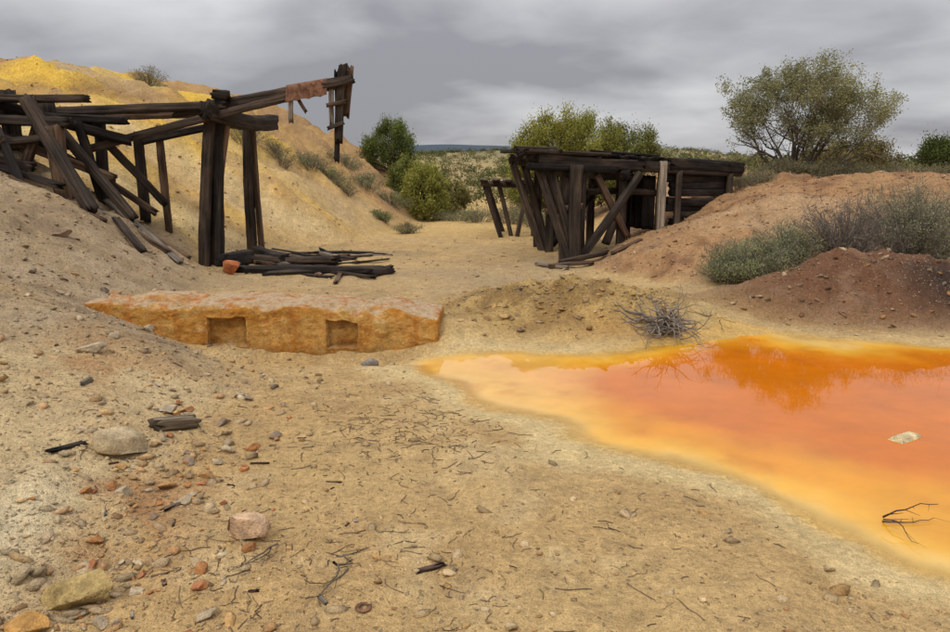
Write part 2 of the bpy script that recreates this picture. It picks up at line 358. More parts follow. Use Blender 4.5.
for i in range(44):
    x0,y0=random.uniform(-.3,2.3),random.uniform(7.05,8.0); s0=.02+.05*random.random()**1.8; rock('rock',x0,y0,(s0*1.6,s0,s0*.8),random.choice([(.32,.21,.10),(.24,.17,.10),(.44,.3,.13),(.36,.22,.10)]),random.uniform(0,3),170+i,base=I2)
for i in range(50):
    x0=random.uniform(-5.2,-2.2); y0=random.uniform(5.2,10); s0=.03+.06*random.random()**1.8; rock('rock',x0,y0,(s0*1.5,s0,s0*.8),random.choice([(.32,.24,.16),(.40,.31,.2),(.24,.18,.13)]),random.uniform(0,3),270+i,base=I2)
# ---------------------------------------------------------------- timber
class Timber:
    def __init__(s): s.v=[];s.f4=[];s.f3=[];s.c=[];s.g=[];s.n=0
    def beam(s,a,b,w=.18,h=.18,col=(.045,.036,.03),rag=.06,roll=None,bow=None):
        a=Vector(a);b=Vector(b);d=b-a;L=d.length;d.normalize()
        if roll is None: roll=random.gauss(0,.06)
        if bow is None: bow=random.gauss(0,.009)*L
        up=Vector((0,0,1)) if abs(d.z)<.9 else Vector((0,-1,0))
        sx=d.cross(up).normalized(); sy=sx.cross(d).normalized()
        if roll: R=Matrix.Rotation(roll,3,d); sx=R@sx; sy=R@sy
        sec=[]; m=5
        for i in range(m): sec.append((-.5+i/m,-.5))
        for i in range(m): sec.append((.5,-.5+i/m))
        for i in range(m): sec.append((.5-i/m,.5))
        for i in range(m): sec.append((-.5,.5-i/m))
        k=len(sec); ns=max(4,int(L/.10)); gro=[random.uniform(-.15,.03) if random.random()<.5 else 0 for _ in sec]
        so=random.uniform(0,100); e0=[random.uniform(0,rag)*random.choice([.4,1,1.8]) for _ in sec]; e1=[random.uniform(0,rag)*random.choice([.4,1,1.8]) for _ in sec]
        cc=np.array(col)*random.uniform(.7,1.4)
        for j in range(ns+1):
            t=j/ns
            for i,(p,q) in enumerate(sec):
                r=1+gro[i]+.06*math.sin(so+i*2.1+t*L*3)+random.uniform(-.04,.04)
                al=t*L
                if j==0: al+=e0[i]
                if j==ns: al-=e1[i]
                bw=bow*math.sin(math.pi*t)
                rr=r*(.93 if abs(p)==.5 and abs(q)==.5 else 1)
                P=a+d*al+sx*(p*w*rr+bw*.6)+sy*(q*h*rr)+Vector((0,0,-bw))
                s.v.append(P[:]); s.g.append((al+so,p*w+so,q*h+so*.5)); s.c.append(cc)
        for j in range(ns):
            for i in range(k):
                s.f4.append((s.n+j*k+i,s.n+j*k+(i+1)%k,s.n+(j+1)*k+(i+1)%k,s.n+(j+1)*k+i))
        for base,al,rev in ((s.n,rag*.3,1),(s.n+ns*k,L-rag*.3,0)):
            P=a+d*al; s.v.append(P[:]); s.g.append((al,0,0)); s.c.append(cc*.8); ci=len(s.v)-1
            for i in range(k):
                t3=(base+i,base+(i+1)%k,ci); s.f3.append(t3[::-1] if rev else t3)
        s.n=len(s.v)
    def make(s,name,parent=None):
        return mesh(name,np.array(s.v),[np.array(s.f4),np.array(s.f3)],np.array(s.c),MW,False,{'grain':np.array(s.g)},parent)
DK=(.040,.029,.022); BR=(.095,.058,.036); GY=(.19,.155,.12); BK=(.019,.015,.013)
lt=empty('ruined_ore_trestle')
t=Timber()
t.beam((-4.40,12,-.15),(-4.08,12,2.66),.17,.2,DK); t.beam((-4.2,12.12,-.1),(-4.00,12.1,2.78),.13,.2,BK); t.beam((-4.33,12.25,-.1),(-3.92,12.2,2.5),.12,.14,BR)
t.beam((-4.08,13.6,.0),(-4.02,13.6,2.4),.15,.2,DK); t.beam((-3.93,13.7,.0),(-3.98,13.7,2.3),.09,.15,BR)
t.beam((-4.08,11.6,2.46),(-3.72,14.2,2.42),.22,.26,DK)
t.beam((-4.05,11.85,2.72),(-3.75,11.9,2.70),.2,.14,BK)
t.beam((-8.6,12.2,2.46),(-3.8,11.9,2.56),.17,.13,DK,bow=.03)
t.beam((-8.6,13.1,2.5),(-4.4,12.9,2.5),.2,.12,BR,bow=.05)
t.beam((-4.75,12.1,2.46),(-1.98,12.0,2.92),.18,.17,DK,bow=.02)
t.beam((-4.3,12.3,2.55),(-2.5,12.25,2.8),.12,.12,BR)
t.beam((-5.95,11.6,1.87),(-2.8,12.0,2.70),.1,.12,DK)
t.beam((-5.6,12.5,2.0),(-3.9,12.7,2.35),.14,.12,BK)
t.beam((-3.6,12.0,2.62),(-3.05,12.0,2.78),.08,.07,GY,.2)
t.make('main_frame',lt)
t=Timber()
t.beam((-2.02,11.95,3.20),(-2.14,11.95,1.95),.13,.07,DK,.15); t.beam((-1.93,12.05,3.18),(-2.03,12.05,2.35),.11,.06,BR,.2)
t.beam((-2.14,12.05,3.12),(-2.2,12.05,1.66),.08,.05,BK,.2); t.beam((-2.22,11.98,2.98),(-2.24,11.98,2.2),.07,.05,GY,.15)
t.beam((-2.35,11.95,2.85),(-1.85,11.95,2.95),.15,.12,DK); t.beam((-2.3,11.9,2.55),(-1.95,11.92,2.62),.07,.06,BR); t.beam((-2.3,11.88,2.2),(-2.02,11.9,2.3),.05,.06,DK)
t.beam((-2.85,11.95,2.66),(-2.86,11.95,2.28),.07,.05,GY,.08); t.beam((-2.75,12.0,2.66),(-2.62,12.0,2.44),.05,.05,BR,.08)
t.make('hanging_boards',lt)
# rusted plate along the face of the stringer, with a folded top lip
gx_,gz_=np.meshgrid(np.linspace(0,1,20),np.linspace(0,1,8)); a=gx_.ravel(); b=gz_.ravel()
lip=np.maximum(b-.8,0)/.2
vv=np.stack([-2.92+.64*a+.02*b,11.885+.004*np.sin(a*11)+.09*lip,2.61+.105*a+.24*np.minimum(b,.8)/.8+.012*lip-.02*(1-b)*np.maximum(np.sin(a*23+1),0)],1)
vb=vv+np.array([0,.008,-.004]); ii=np.arange(7)[:,None]*20+np.arange(19)[None]; Fq=np.stack([ii,ii+1,ii+21,ii+20],-1).reshape(-1,4)
mesh('rusty_sheet',np.concatenate([vv,vb]),np.concatenate([Fq,Fq[:,::-1]+len(vv)]),None,MRU,False,None,lt)
t=Timber()
t.beam((-5.87,10.8,.9),(-5.92,10.8,2.22),.2,.2,BR); t.beam((-6.85,11.4,1.3),(-6.9,11.4,2.75),.2,.2,DK); t.beam((-6.4,11.8,1.3),(-6.5,11.7,2.6),.18,.18,DK)
t.beam((-7.6,11.1,2.62),(-5.5,11.0,2.58),.2,.1,DK); t.beam((-7.4,10.9,2.30),(-5.7,10.85,2.24),.16,.14,DK); t.beam((-7.4,11.6,2.42),(-5.2,11.5,2.3),.2,.12,BK)
t.beam((-6.35,10.9,2.6),(-5.3,10.4,1.0),.16,.16,DK); t.beam((-7.0,11.2,2.55),(-5.2,11.6,2.0),.12,.14,BK); t.beam((-6.1,11.2,2.2),(-5.0,11.0,.85),.1,.14,DK)
t.beam((-5.5,12.5,.7),(-5.5,12.5,2.2),.14,.16,DK); t.beam((-5.15,12.6,.3),(-5.2,12.6,2.3),.1,.12,BR); t.beam((-6.1,12.4,1.0),(-6.0,12.3,2.5),.14,.14,BK)
t.beam((-7.3,10.6,1.9),(-6.2,10.7,1.62),.16,.12,DK); t.beam((-6.7,10.7,2.2),(-6.1,10.2,1.3),.1,.12,BK); t.beam((-7.5,11,2.1),(-6,11.3,1.95),.16,.16,BK)
t.beam((-6.9,10.8,1.4),(-7.0,10.8,2.7),.14,.14,BK); t.beam((-8.3,11.2,2.0),(-7.0,11.0,2.7),.14,.14,DK); t.beam((-6.6,10.9,1.3),(-6.2,11.0,2.4),.12,.12,BR); t.beam((-5.6,11.4,.9),(-5.9,11.4,2.3),.12,.12,BK)
t.beam((-6.9,10.9,2.1),(-5.3,11.2,1.45),.1,.12,BR); t.beam((-7.1,10.9,1.95),(-6.0,10.9,2.05),.12,.1,DK)
t.beam((-6.2,11.0,1.95),(-4.9,11.6,.9),.09,.1,BR,.15); t.beam((-5.9,11.5,2.35),(-5.0,12.2,1.0),.09,.12,DK,.15); t.beam((-7.0,10.5,1.75),(-5.7,10.5,1.35),.12,.08,BK,.15); t.beam((-6.5,10.5,2.05),(-6.9,10.6,1.5),.1,.1,BR,.1)
t.make('collapsed_end',lt)
def lying(t,x1,y1,x2,y2,w,h,col,up=.02,rag=.08):
    t.beam((x1,y1,G(x1,y1)+h*.4+up),(x2,y2,G(x2,y2)+h*.4+up),w,h,col,rag)
dp=empty('fallen_timber_debris'); t=Timber()
for (x1,y1,x2,y2,w,h,c) in [(-5.9,10.9,-4.4,10.7,.1,.06,BR),(-5.6,11.4,-4.2,10.6,.12,.05,GY),(-5.2,11.3,-4.3,11.2,.08,.06,BR),(-6.3,10.2,-5.1,10.4,.1,.05,BR),(-5.7,10.6,-4.9,10.9,.06,.05,GY),(-5.1,10.6,-4.5,10.1,.1,.06,DK)]: lying(t,x1,y1,x2,y2,w,h,c,.01)
for i in range(38):
    cx=random.uniform(-4.0,-1.7); cy=random.uniform(10.8,13.6); L=random.uniform(.1,.75); an=random.gauss(-.15,.7)
    lying(t,cx-L*math.cos(an),cy-L*math.sin(an),cx+L*math.cos(an),cy+L*math.sin(an),random.uniform(.03,.11),random.uniform(.02,.05),random.choice([DK,BR,BK,DK,GY,BR]),random.uniform(0,.03),.12)
lying(t,-3.7,11.3,-1.35,11.2,.16,.10,BK,.04,.15); lying(t,-3.2,11.0,-2.0,11.3,.12,.06,DK,.0,.15); lying(t,-3.9,12.6,-2.2,12.0,.2,.12,DK,.05); lying(t,-3.9,13.2,-3.1,12.2,.16,.16,BK,.05)
lying(t,-1.6,11.0,-1.25,11.35,.14,.13,BK,.02); lying(t,-3.9,11.4,-3.7,12.2,.2,.2,BK,.1)
t.make('planks',dp)
# right trestle -----------------------------------------------------------
rt=empty('timber_trestle'); t=Timber()
PX,PY,DX,DY=1.02,12.9,4.25,2.6; DL=math.hypot(DX,DY); WD=1.55
def ax(k,off=0,z=0): return (PX+k*DX-.22*off,PY+k*DY+.95*off,z)
def ztop(k): return 1.87-.24*k
for off,w in ((0,.2),(.5,.16),(1.05,.18),(WD,.2)):
    for (k0,k1) in ((0,.5),(.48,1.04)):
        a=ax(k0,off,ztop(k0)-.12); b=ax(k1,off,ztop(k1)-.12); t.beam(a,b,w,.2,DK,.08)
t.beam(ax(-.04,-.12,1.62),ax(.36,-.1,1.56),.14,.12,BK,.1)
t.beam(ax(-.06,-.05,1.88),ax(.33,-.05,1.82),.18,.07,DK,.1)
k=-.02
while k<1.02:
    o0=random.uniform(-.16,-.06); o1=random.uniform(WD+.08,WD+.25); wd=random.uniform(.14,.22)
    a=ax(k,o0,ztop(k)+.02+random.uniform(-.012,.015)); b=ax(k,o1,ztop(k)+.02+random.uniform(-.012,.015)); t.beam(a,b,wd,.06,random.choice([DK,BK,DK]),.08)
    k+=(wd+random.choice([.01,.02,.03,.10]))/DL
t.beam(ax(.25,.1,ztop(.3)+.09),ax(.6,.2,ztop(.6)+.08),.14,.05,BK,.1); t.beam(ax(-.06,.5,ztop(0)+.08),ax(.12,.3,ztop(.1)+.08),.12,.05,DK,.1)
t.make('deck',rt)
t=Timber()
def post(x,y,zt,w,col,x2=None,y2=None):
    x2=x if x2 is None else x2; y2=y if y2 is None else y2
    t.beam((x2,y2,G(x2,y2)-.12),(x,y,zt),w,w,col,.03)
for off in (0.0,WD):
    for kk in (.13,.21,.40,.60):
        p=ax(kk,off); post(p[0],p[1],ztop(kk)-.2,.15,DK if off else random.choice([DK,BR]))
    for kk,dx in ((.01,.60),(.06,.52)):
        p=ax(kk,off); post(p[0],p[1],ztop(kk)-.2,.13,DK,p[0]+dx,p[1]-.15)
p=ax(.13,.8); post(p[0],p[1],1.6,.15,BK)
for kk in (.14,.40): t.beam(ax(kk,-.2,ztop(kk)-.31),ax(kk,WD+.2,ztop(kk)-.31),.18,.18,BK)
post(3.55,14.3,1.72,.14,GY); post(1.74,12.95,1.66,.21,DK,1.72,12.85)
t.beam((1.85,12.95,.05),(3.05,13.95,1.5),.1,.13,DK); t.beam((2.15,13.5,1.5),(2.85,13.9,.3),.08,.12,BR); t.beam((2.4,13.7,.2),(2.95,14.2,1.5),.12,.12,DK)
t.beam((1.5,14.5,.1),(2.6,15.1,1.45),.1,.12,BK); t.beam((2.0,13.9,1.15),(3.6,14.6,1.1),.1,.12,DK); t.beam((1.2,13.0,.85),(1.9,13.2,.95),.06,.10,BR)
t.make('bents',rt)
t=Timber()
for j in range(9):
    zz=.40+j*.142
    t.beam(ax(.60+random.uniform(-.03,.03)+.010*(8-j),.05,zz),ax(1.0,.05,zz-.02),.1,.146,BK,.05)
for j in range(6): t.beam(ax(.56,.2+j*.26,.4),ax(.56,.2+j*.26,1.45),.24,.08,BK)
for kk in (.68,.97): t.beam(ax(kk,-.10,.4),ax(kk,-.10,ztop(kk)-.16),.12,.12,DK)
t.beam(ax(.62,-.10,ztop(.62)-.06),ax(1.05,-.10,ztop(1.0)-.06),.08,.22,BK,.1)
t.make('chute_box_planks',rt)
dp2=empty('fallen_plank'); t=Timber(); lying(t,1.0,12.4,1.55,12.1,.1,.05,GY); lying(t,1.2,12.2,2.0,12.35,.12,.05,BR); lying(t,2.3,12.6,2.9,12.9,.08,.05,BR); lying(t,1.4,12.5,2.3,12.7,.1,.08,DK); t.make('planks',dp2)
st_=empty('small_trestle_bent'); t=Timber()
t.beam((.12,17,1.22),(1.7,17.3,1.18),.12,.11,DK); t.beam((.2,18,1.2),(1.7,18.2,1.2),.12,.11,DK)
for (xa,xb,yy) in ((.22,.62,17),(.55,.85,17.1),(1.2,.95,17.1),(.3,.7,18),(1.3,1.35,17.3)): t.beam((xb,yy,G(xb,yy)-.1),(xa,yy,1.17),.10,.10,DK)
for kx in np.linspace(.2,1.6,6): t.beam((kx,16.8,1.29),(kx,18.3,1.29),.18,.05,BR)
t.make('frame',st_)
# ---------------------------------------------------------------- concrete block (old footing)
def footing():
    L,W,Ht=3.35,.62,.60; V=[];F=[];n=0
    def face(o,u,v,nu,nv):
        nonlocal n
        a,b=np.meshgrid(np.linspace(0,1,nu+1),np.linspace(0,1,nv+1)); a=a.ravel();b=b.ravel()
        P=np.array(o)[None]+a[:,None]*np.array(u)+b[:,None]*np.array(v)
        V.append(P); ii=np.arange(nv)[:,None]*(nu+1)+np.arange(nu)[None]
        F.append(np.stack([ii,ii+1,ii+nu+2,ii+nu+1],-1).reshape(-1,4)+n); n+=len(P)
    hz=Ht/2
    face((0,0,-hz),(L,0,0),(0,0,Ht),420,76)
    nf=n
    face((0,0,hz),(L,0,0),(0,W,0),200,40)
    face((0,W,-hz),(0,-W,0),(0,0,Ht),40,34); face((L,0,-hz),(0,W,0),(0,0,Ht),40,34); face((L,W,-hz),(-L,0,0),(0,0,Ht),120,34)
    P=np.concatenate(V)
    c=np.array([L/2,W/2,0]); q=P-c; hx=np.array([L/2,W/2,hz]); r=.045+.035*fbm(P[:,0]*3,P[:,1]*3+P[:,2]*3,3,90)
    inner=np.clip(q,-(hx-r[:,None]),(hx-r[:,None])); dd=q-inner; ln=np.linalg.norm(dd,axis=1)+1e-9
    nr=np.where(ln>r,r,ln); q2=inner+dd/ln[:,None]*nr[:,None]; P2=q2.copy()
    P2+=.013*np.stack([fbm(P[:,0]*6,P[:,2]*6+P[:,1]*6,4,91),fbm(P[:,0]*5,P[:,2]*7+P[:,1]*3,5,92)*1.8,fbm(P[:,0]*5,P[:,1]*7+P[:,2]*2,4,93)],1)
    chip=np.maximum(fbm(P[:,0]*2.6,P[:,1]*2.4,5,94)-.05,0)*ss(.12,.28,P[:,2]); P2[:,2]-=chip*.15
    P2[:,2]-=.09*ss(2.8,3.35,P[:,0])*ss(-.1,.2,P[:,2])
    pk=np.zeros(len(P)); ar=np.arange(len(P))<nf
    for (x0,x1,z0,z1) in ((1.18,1.53,-.10,.17),(2.30,2.58,-.09,.18)):
        m=ar&(P[:,0]>x0)&(P[:,0]<x1)&(P[:,2]>z0)&(P[:,2]<z1)
        P2[m,1]+=.055; pk[m]=1
        rim=ar&~m&(P[:,0]>x0-.022)&(P[:,0]<x1+.022)&(P[:,2]>z0-.022)&(P[:,2]<z1+.022); P2[rim,1]-=.006
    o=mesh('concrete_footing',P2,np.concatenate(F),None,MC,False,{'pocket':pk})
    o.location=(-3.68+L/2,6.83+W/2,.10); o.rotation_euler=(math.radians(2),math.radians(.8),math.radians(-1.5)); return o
footing()
# ---------------------------------------------------------------- plants
def tubes(segs,name,parent,mat=MB,sides=4):
    n=len(segs); A=np.array([s[0] for s in segs]);B=np.array([s[1] for s in segs]);ra=np.array([s[2] for s in segs]);rb=np.array([s[3] for s in segs]); C=np.array([s[4] for s in segs])
    d=B-A; d/=np.linalg.norm(d,axis=1,keepdims=True)+1e-9
    up=np.where(np.abs(d[:,2:3])<.9,np.array([[0,0,1.]]),np.array([[1.,0,0]])); u=np.cross(d,up); u/=np.linalg.norm(u,axis=1,keepdims=True)+1e-9; w=np.cross(u,d)
    th=np.arange(sides)*2*np.pi/sides
    o=u[:,None]*np.cos(th)[None,:,None]+w[:,None]*np.sin(th)[None,:,None]
    V=np.concatenate([A[:,None]+o*ra[:,None,None],B[:,None]+o*rb[:,None,None]],1).reshape(-1,3)
    i=np.arange(sides); f=np.stack([i,(i+1)%sides,(i+1)%sides+sides,i+sides],1)
    F=(f[None]+(np.arange(n)*2*sides)[:,None,None]).reshape(-1,4)
    return mesh(name,V,F,np.repeat(C,2*sides,0),mat,sides>4,None,parent)
def leaves(P,size,cols,name,parent,aspect=.5,upb=0.0):
    n=len(P); a=rng.normal(size=(n,3)); a[:,2]+=upb; a/=np.linalg.norm(a,axis=1,keepdims=True)
    b=rng.normal(size=(n,3)); b-=(b*a).sum(1,keepdims=True)*a; b/=np.linalg.norm(b,axis=1,keepdims=True)
    a=a*size[:,None]; b=b*size[:,None]*aspect
    V=np.stack([P-a,P+b,P+a,P-b],1).reshape(-1,3); F=(np.arange(n)*4)[:,None]+np.arange(4)[None]
    return mesh(name,V,F,np.repeat(cols,4,0),ML,False,None,parent)
def branch(tr,segs,tips,p,d,L,r,lv,mx,spread,nch,grav,ratio,wob):
    k=3; q=p.copy(); dd=d.copy(); col=np.array([.10,.08,.065]) if lv<3 else np.array([.17,.145,.12])
    for i in range(k):
        dd=dd+tr.normal(size=3)*wob+np.array([0,0,grav]); dd/=np.linalg.norm(dd)
        q2=q+dd*L/k; r2=r*(1-.3/k); segs.append((q,q2,r,r2,col))
        if lv>=mx-2: tips.append(q2)
        q=q2; r=r2
        if lv<mx and i<k-1 and tr.random()<.5:
            nd=dd+tr.normal(size=3)*spread; nd/=np.linalg.norm(nd); branch(tr,segs,tips,q,nd,L*ratio*.8,r*.5,lv+1,mx,spread,2,grav,ratio,wob)
    if lv<mx:
        for j in range(nch):
            nd=dd+tr.normal(size=3)*spread; nd/=np.linalg.norm(nd)
            branch(tr,segs,tips,q,nd,L*ratio*tr.uniform(.8,1.15),r*.62,lv+1,mx,spread,nch if tr.random()<.45 else 2,grav,ratio,wob)
def big_tree(x,y,ht,rad):
    e=empty('deciduous_tree'); segs=[];tips=[]; z=G(x,y)-.05; tr=np.random.default_rng(2024)
    cen=np.array([x,y,z+ht*.50]); dim=np.array([rad,rad*.9,ht*.50])
    for i in range(14):
        an=i*2.4+tr.uniform(-.3,.3); tilt=.15+1.0*((i+.5)/14)**.7; d=np.array([math.cos(an)*math.sin(tilt),math.sin(an)*math.sin(tilt)*.8,math.cos(tilt)])
        branch(tr,segs,tips,np.array([x,y,z])+d*np.array([.14,.12,0]),d,ht*.265,.05,0,5,.42,3,.02,.76,.16)
    T=np.array(tips)
    def inside(P):
        q=(P-cen)/dim; th=np.arctan2(q[:,2],q[:,0])
        return np.linalg.norm(q,axis=1)<.88+.22*fbm(th*2.6+5,q[:,1]*1.5,3,44)
    B=np.array([s[1] for s in segs]); ok=inside(B)|(B[:,2]<z+.6)
    segs=[s for s,k in zip(segs,ok) if k]
    if len(segs)>45000: segs=[s for s in segs if s[2]>.004 or tr.random()<.6]
    tubes(segs,'trunk_and_branches',e,MB,3)
    T=T[inside(T)]
    dens=fbm(T[:,0]*2,T[:,2]*2+T[:,1],3,45); T=T[tr.random(len(T))<np.clip(.65+dens*1.0,.10,1)]
    hgt=(T[:,2]-z)/ht
    T=T[tr.random(len(T))<np.clip(hgt*1.6-.10,.10,1)]
    n=56000; P=T[tr.integers(0,len(T),n)]+tr.normal(size=(n,3))*.05
    sh=fbm(P[:,0]*2.5,P[:,2]*2.5,3,46)[:,None]
    c=np.array([[.235,.245,.12]])*(1+.45*sh)*tr.uniform(.7,1.25,(n,1)); c[:,0:1]*=1+.15*tr.random((n,1))
    leaves(P,tr.uniform(.012,.026,n),c,'foliage',e,.6)
    return e
big_tree(7.3,17.2,3.15,2.1)
def juniper(x,y,ht,rad,col,nm='juniper_tree',dens=1.0,seed=1):
    e=empty(nm); z=G(x,y); segs=[];r0=np.random.default_rng(seed)
    nc=int(95*dens); C=[]
    for i in range(nc):
        h=r0.uniform(.08,1)**.85; prof=math.sin(min(1,(1-h)*1.9+.25)*math.pi/2)*(.72+.28*min(1,h*3)); an=r0.uniform(0,6.283); rr=rad*prof*r0.uniform(.45,1.0)*(1+.2*math.sin(an*3+seed))
        C.append((x+math.cos(an)*rr,y+math.sin(an)*rr,z+h*ht*.93*(1+.08*math.sin(an*2+seed))))
    C=np.array(C)
    for c in C[::2]:
        b=np.array([x+(c[0]-x)*.15,y+(c[1]-y)*.15,z+max(.05,(c[2]-z)*.45)]); segs.append((b,c,.02,.008,np.array([.09,.07,.05])))
    for i in range(5): segs.append((np.array([x,y,z-.1]),np.array([x+r0.normal()*.15*rad,y,z+ht*.6]),.07,.02,np.array([.09,.07,.05])))
    tubes(segs,'trunk',e)
    m=180; n=nc*m; cr=np.repeat(r0.uniform(.13,.25,nc)*rad**.6,m)
    off=r0.normal(size=(n,3))*np.array([.5,.5,.75]); P=np.repeat(C,m,0)+off*cr[:,None]
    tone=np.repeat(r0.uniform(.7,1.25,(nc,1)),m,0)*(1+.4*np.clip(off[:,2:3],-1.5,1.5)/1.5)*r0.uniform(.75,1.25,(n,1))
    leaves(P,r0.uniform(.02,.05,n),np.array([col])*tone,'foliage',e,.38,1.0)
juniper(2.3,22.5,3.15,1.25,(.25,.24,.055),seed=3,dens=1.6)
juniper(3.5,23.3,3.15,1.15,(.22,.22,.055),seed=4,dens=1.5)
juniper(1.75,24,2.5,.9,(.17,.18,.05),seed=14)
juniper(4.9,24,2.2,1.0,(.16,.165,.05),seed=15)
juniper(-2.85,25.5,1.75,.95,(.12,.145,.04),seed=5)
juniper(-1.5,22.6,1.6,.72,(.25,.245,.06),seed=6,dens=1.1)
juniper(-2.2,24.0,1.2,.6,(.16,.175,.05),seed=16,dens=.8)
juniper(-.75,25.0,1.0,.5,(.19,.165,.06),seed=7,dens=.6)
juniper(12.6,20.5,.85,.8,(.08,.10,.03),seed=8,dens=.7)
juniper(11.0,22,.85,1.0,(.17,.14,.055),seed=9,dens=.8)
juniper(9.6,21,.6,.8,(.19,.15,.06),seed=10,dens=.6)
def sage(x,y,ht,rad,col,nm='sagebrush',n=140,leaf=15,seed=1,bare=.0,lcol=(.20,.17,.14)):
    e=empty(nm); r0=np.random.default_rng(seed); segs=[];L=[]
    for i in range(n):
        an=r0.uniform(0,6.283); t=r0.uniform(0,1)**.6; bx=x+math.cos(an)*rad*.35*t; by=y+math.sin(an)*rad*.3*t
        p=np.array([bx,by,G(bx,by)-.02]); d=np.array([math.cos(an)*t*rad*.75,math.sin(an)*t*rad*.6,ht*(1-.45*t*t)*r0.uniform(.6,1.08)])
        q=p.copy(); K=4
        for k in range(K):
            q2=q+d/K*np.array([.6+.3*k,.6+.3*k,1.25-.15*k])+r0.normal(size=3)*.025*ht; segs.append((q,q2,.005*(1.3-k/K),.005*(1.05-k/K),np.array(lcol)*r0.uniform(.6,1.2))); q=q2
            if k>0 and i>=n*bare:
                for m in range(leaf//3): L.append(q+r0.normal(size=3)*np.array([.05,.05,.05])*(rad+.3))
            if k>0:
                for _ in range(2):
                    q3=q+r0.normal(size=3)*.09*rad+np.array([0,0,.05*ht]); segs.append((q,q3,.0035,.0015,np.array(lcol)*r0.uniform(.6,1.2)))
    tubes(segs,'stems',e,MB,3)
    if L:
        L=np.array(L); m=len(L); tone=(1+.5*fbm(L[:,0]*5,L[:,2]*7+L[:,1]*3,3,seed))[:,None]*r0.uniform(.7,1.3,(m,1))
        leaves(L,r0.uniform(.010,.020,m)*(1+.03*max(0,y-10)),np.array([col])*tone,'foliage',e,.3,1.0)
SG=(.27,.28,.165)
sage(3.75,10.0,.55,.62,(.29,.31,.15),seed=1,n=220,leaf=42); sage(4.35,10.3,.5,.5,(.26,.28,.14),seed=2,leaf=36); sage(3.4,10.0,.35,.4,(.27,.29,.14),seed=22,leaf=36)
sage(5.1,10.3,.80,.7,(.25,.25,.17),seed=3,n=260,bare=.8,lcol=(.20,.165,.14)); sage(6.1,10.4,.95,.85,(.30,.305,.18),seed=4,n=280,leaf=42); sage(6.6,9.9,.5,.6,SG,seed=5,leaf=36)
sage(7.4,10.5,.85,.8,SG,seed=6,leaf=30)
for i,(a,b,h_,r_) in enumerate([(-5.3,17.6,.55,.7),(-4.6,17.9,.45,.5),(-4.1,19.0,.4,.55),(-3.7,19.5,.35,.5),(-3.3,19,.35,.4),(-2.9,20.4,.4,.5),(-2.3,18.5,.25,.3),(-1.6,17.8,.28,.35),(-3.6,21,.4,.6),(-2.4,21.5,.4,.6),(-8.2,19.5,.5,.45),(-7.7,19.2,.28,.3),
     (.1,21,.45,.9),(.9,20.5,.5,.7),(-.5,22,.35,.7),(1.6,19.5,.55,.7),(1.2,22,.5,.8),(2.3,19.2,.6,.7)]):
    sage(a,b,h_,r_,[(.25,.27,.10),(.27,.24,.11),(.22,.24,.11)][i%3],seed=30+i,n=70,leaf=24)
for i,(a,b) in enumerate([(5.6,15.9),(6.2,16.4),(6.8,16.5),(7.4,16.4),(8.0,16.6),(8.6,16.8),(5.7,16.9),(9.4,17.5),(10.4,18),(11.5,18.5)]):
    sage(a,b,.36,.6,(.25,.24,.10),nm='grass_clump',seed=60+i,n=60,leaf=24)
def shrubs():
    C=[];R=[];K=[]
    for i in range(3200):
        yy=24*math.exp(random.random()**.7*math.log(420/24)); xx=random.uniform(-.12,.62)*yy if random.random()<.8 else random.uniform(-1,1)*yy
        if left_d(np.array([xx]),np.array([yy]))[0]>.2 and yy<60: continue
        if xx<1.0 and yy<30 and xx>-1: continue
        C.append((xx,yy)); R.append(random.uniform(.22,.6)*(1+yy/200)); K.append(random.choice([(.08,.10,.035),(.14,.15,.05),(.10,.115,.05),(.17,.14,.06),(.20,.18,.09)]))
    C=np.array(C);R=np.array(R);K=np.array(K); Z=H(C[:,0],C[:,1]); m=76; n=len(C)*m
    o=rng.normal(size=(n,3)); o/=np.linalg.norm(o,axis=1,keepdims=True); o*=rng.uniform(.4,1.1,(n,1)); o[:,2]=np.abs(o[:,2])
    rr=np.repeat(R,m); P=np.stack([np.repeat(C[:,0],m),np.repeat(C[:,1],m),np.repeat(Z,m)],1)+o*rr[:,None]*np.array([1,1,1.1])
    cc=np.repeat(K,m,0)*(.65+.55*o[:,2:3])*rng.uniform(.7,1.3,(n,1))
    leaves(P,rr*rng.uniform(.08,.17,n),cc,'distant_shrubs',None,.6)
shrubs()
def tangle(name,x,y,n,L,seed,col=(.17,.14,.115),r=.014,zup=.5,dirx=-.3):
    r0=np.random.default_rng(seed); segs=[]
    for i in range(n):
        p=np.array([x+r0.normal()*.10*L,y+r0.normal()*.08*L,0]); p[2]=G(p[0],p[1])+.02+abs(r0.normal())*.08*L
        d=r0.normal(size=3); d[0]+=dirx; d[2]=abs(d[2])*zup; d/=np.linalg.norm(d); rad=r*r0.uniform(.4,1.2); ln=L*r0.uniform(.35,1)
        for k in range(7):
            d=d+r0.normal(size=3)*.34+np.array([0,0,-.07]); d/=np.linalg.norm(d); q=p+d*ln/7; gz=max(G(q[0],q[1]),-.006)
            q[2]=max(q[2],gz+.01)
            segs.append((p,q,rad,rad*.84,np.array(col)*r0.uniform(.6,1.2)))
            if r0.random()<.6:
                e=q+(d+r0.normal(size=3)*.6)*ln*.18; e[2]=max(e[2],gz+.005); segs.append((q,e,rad*.5,rad*.2,np.array(col)*r0.uniform(.6,1.1)))
            p=q; rad*=.84
    tubes(segs,name,None,MB,5)
tangle('driftwood_roots',1.88,7.15,60,.62,3,(.24,.20,.165),.014,.8)
tangle('dead_branch',2.0,3.3,3,.36,8,(.07,.05,.04),.005,.15,.6)
tangle('dead_branch',-.55,2.75,3,.3,9,(.13,.10,.07),.006,.3)
tangle('dead_branch',-.85,2.95,3,.25,10,(.13,.10,.07),.004,.2)
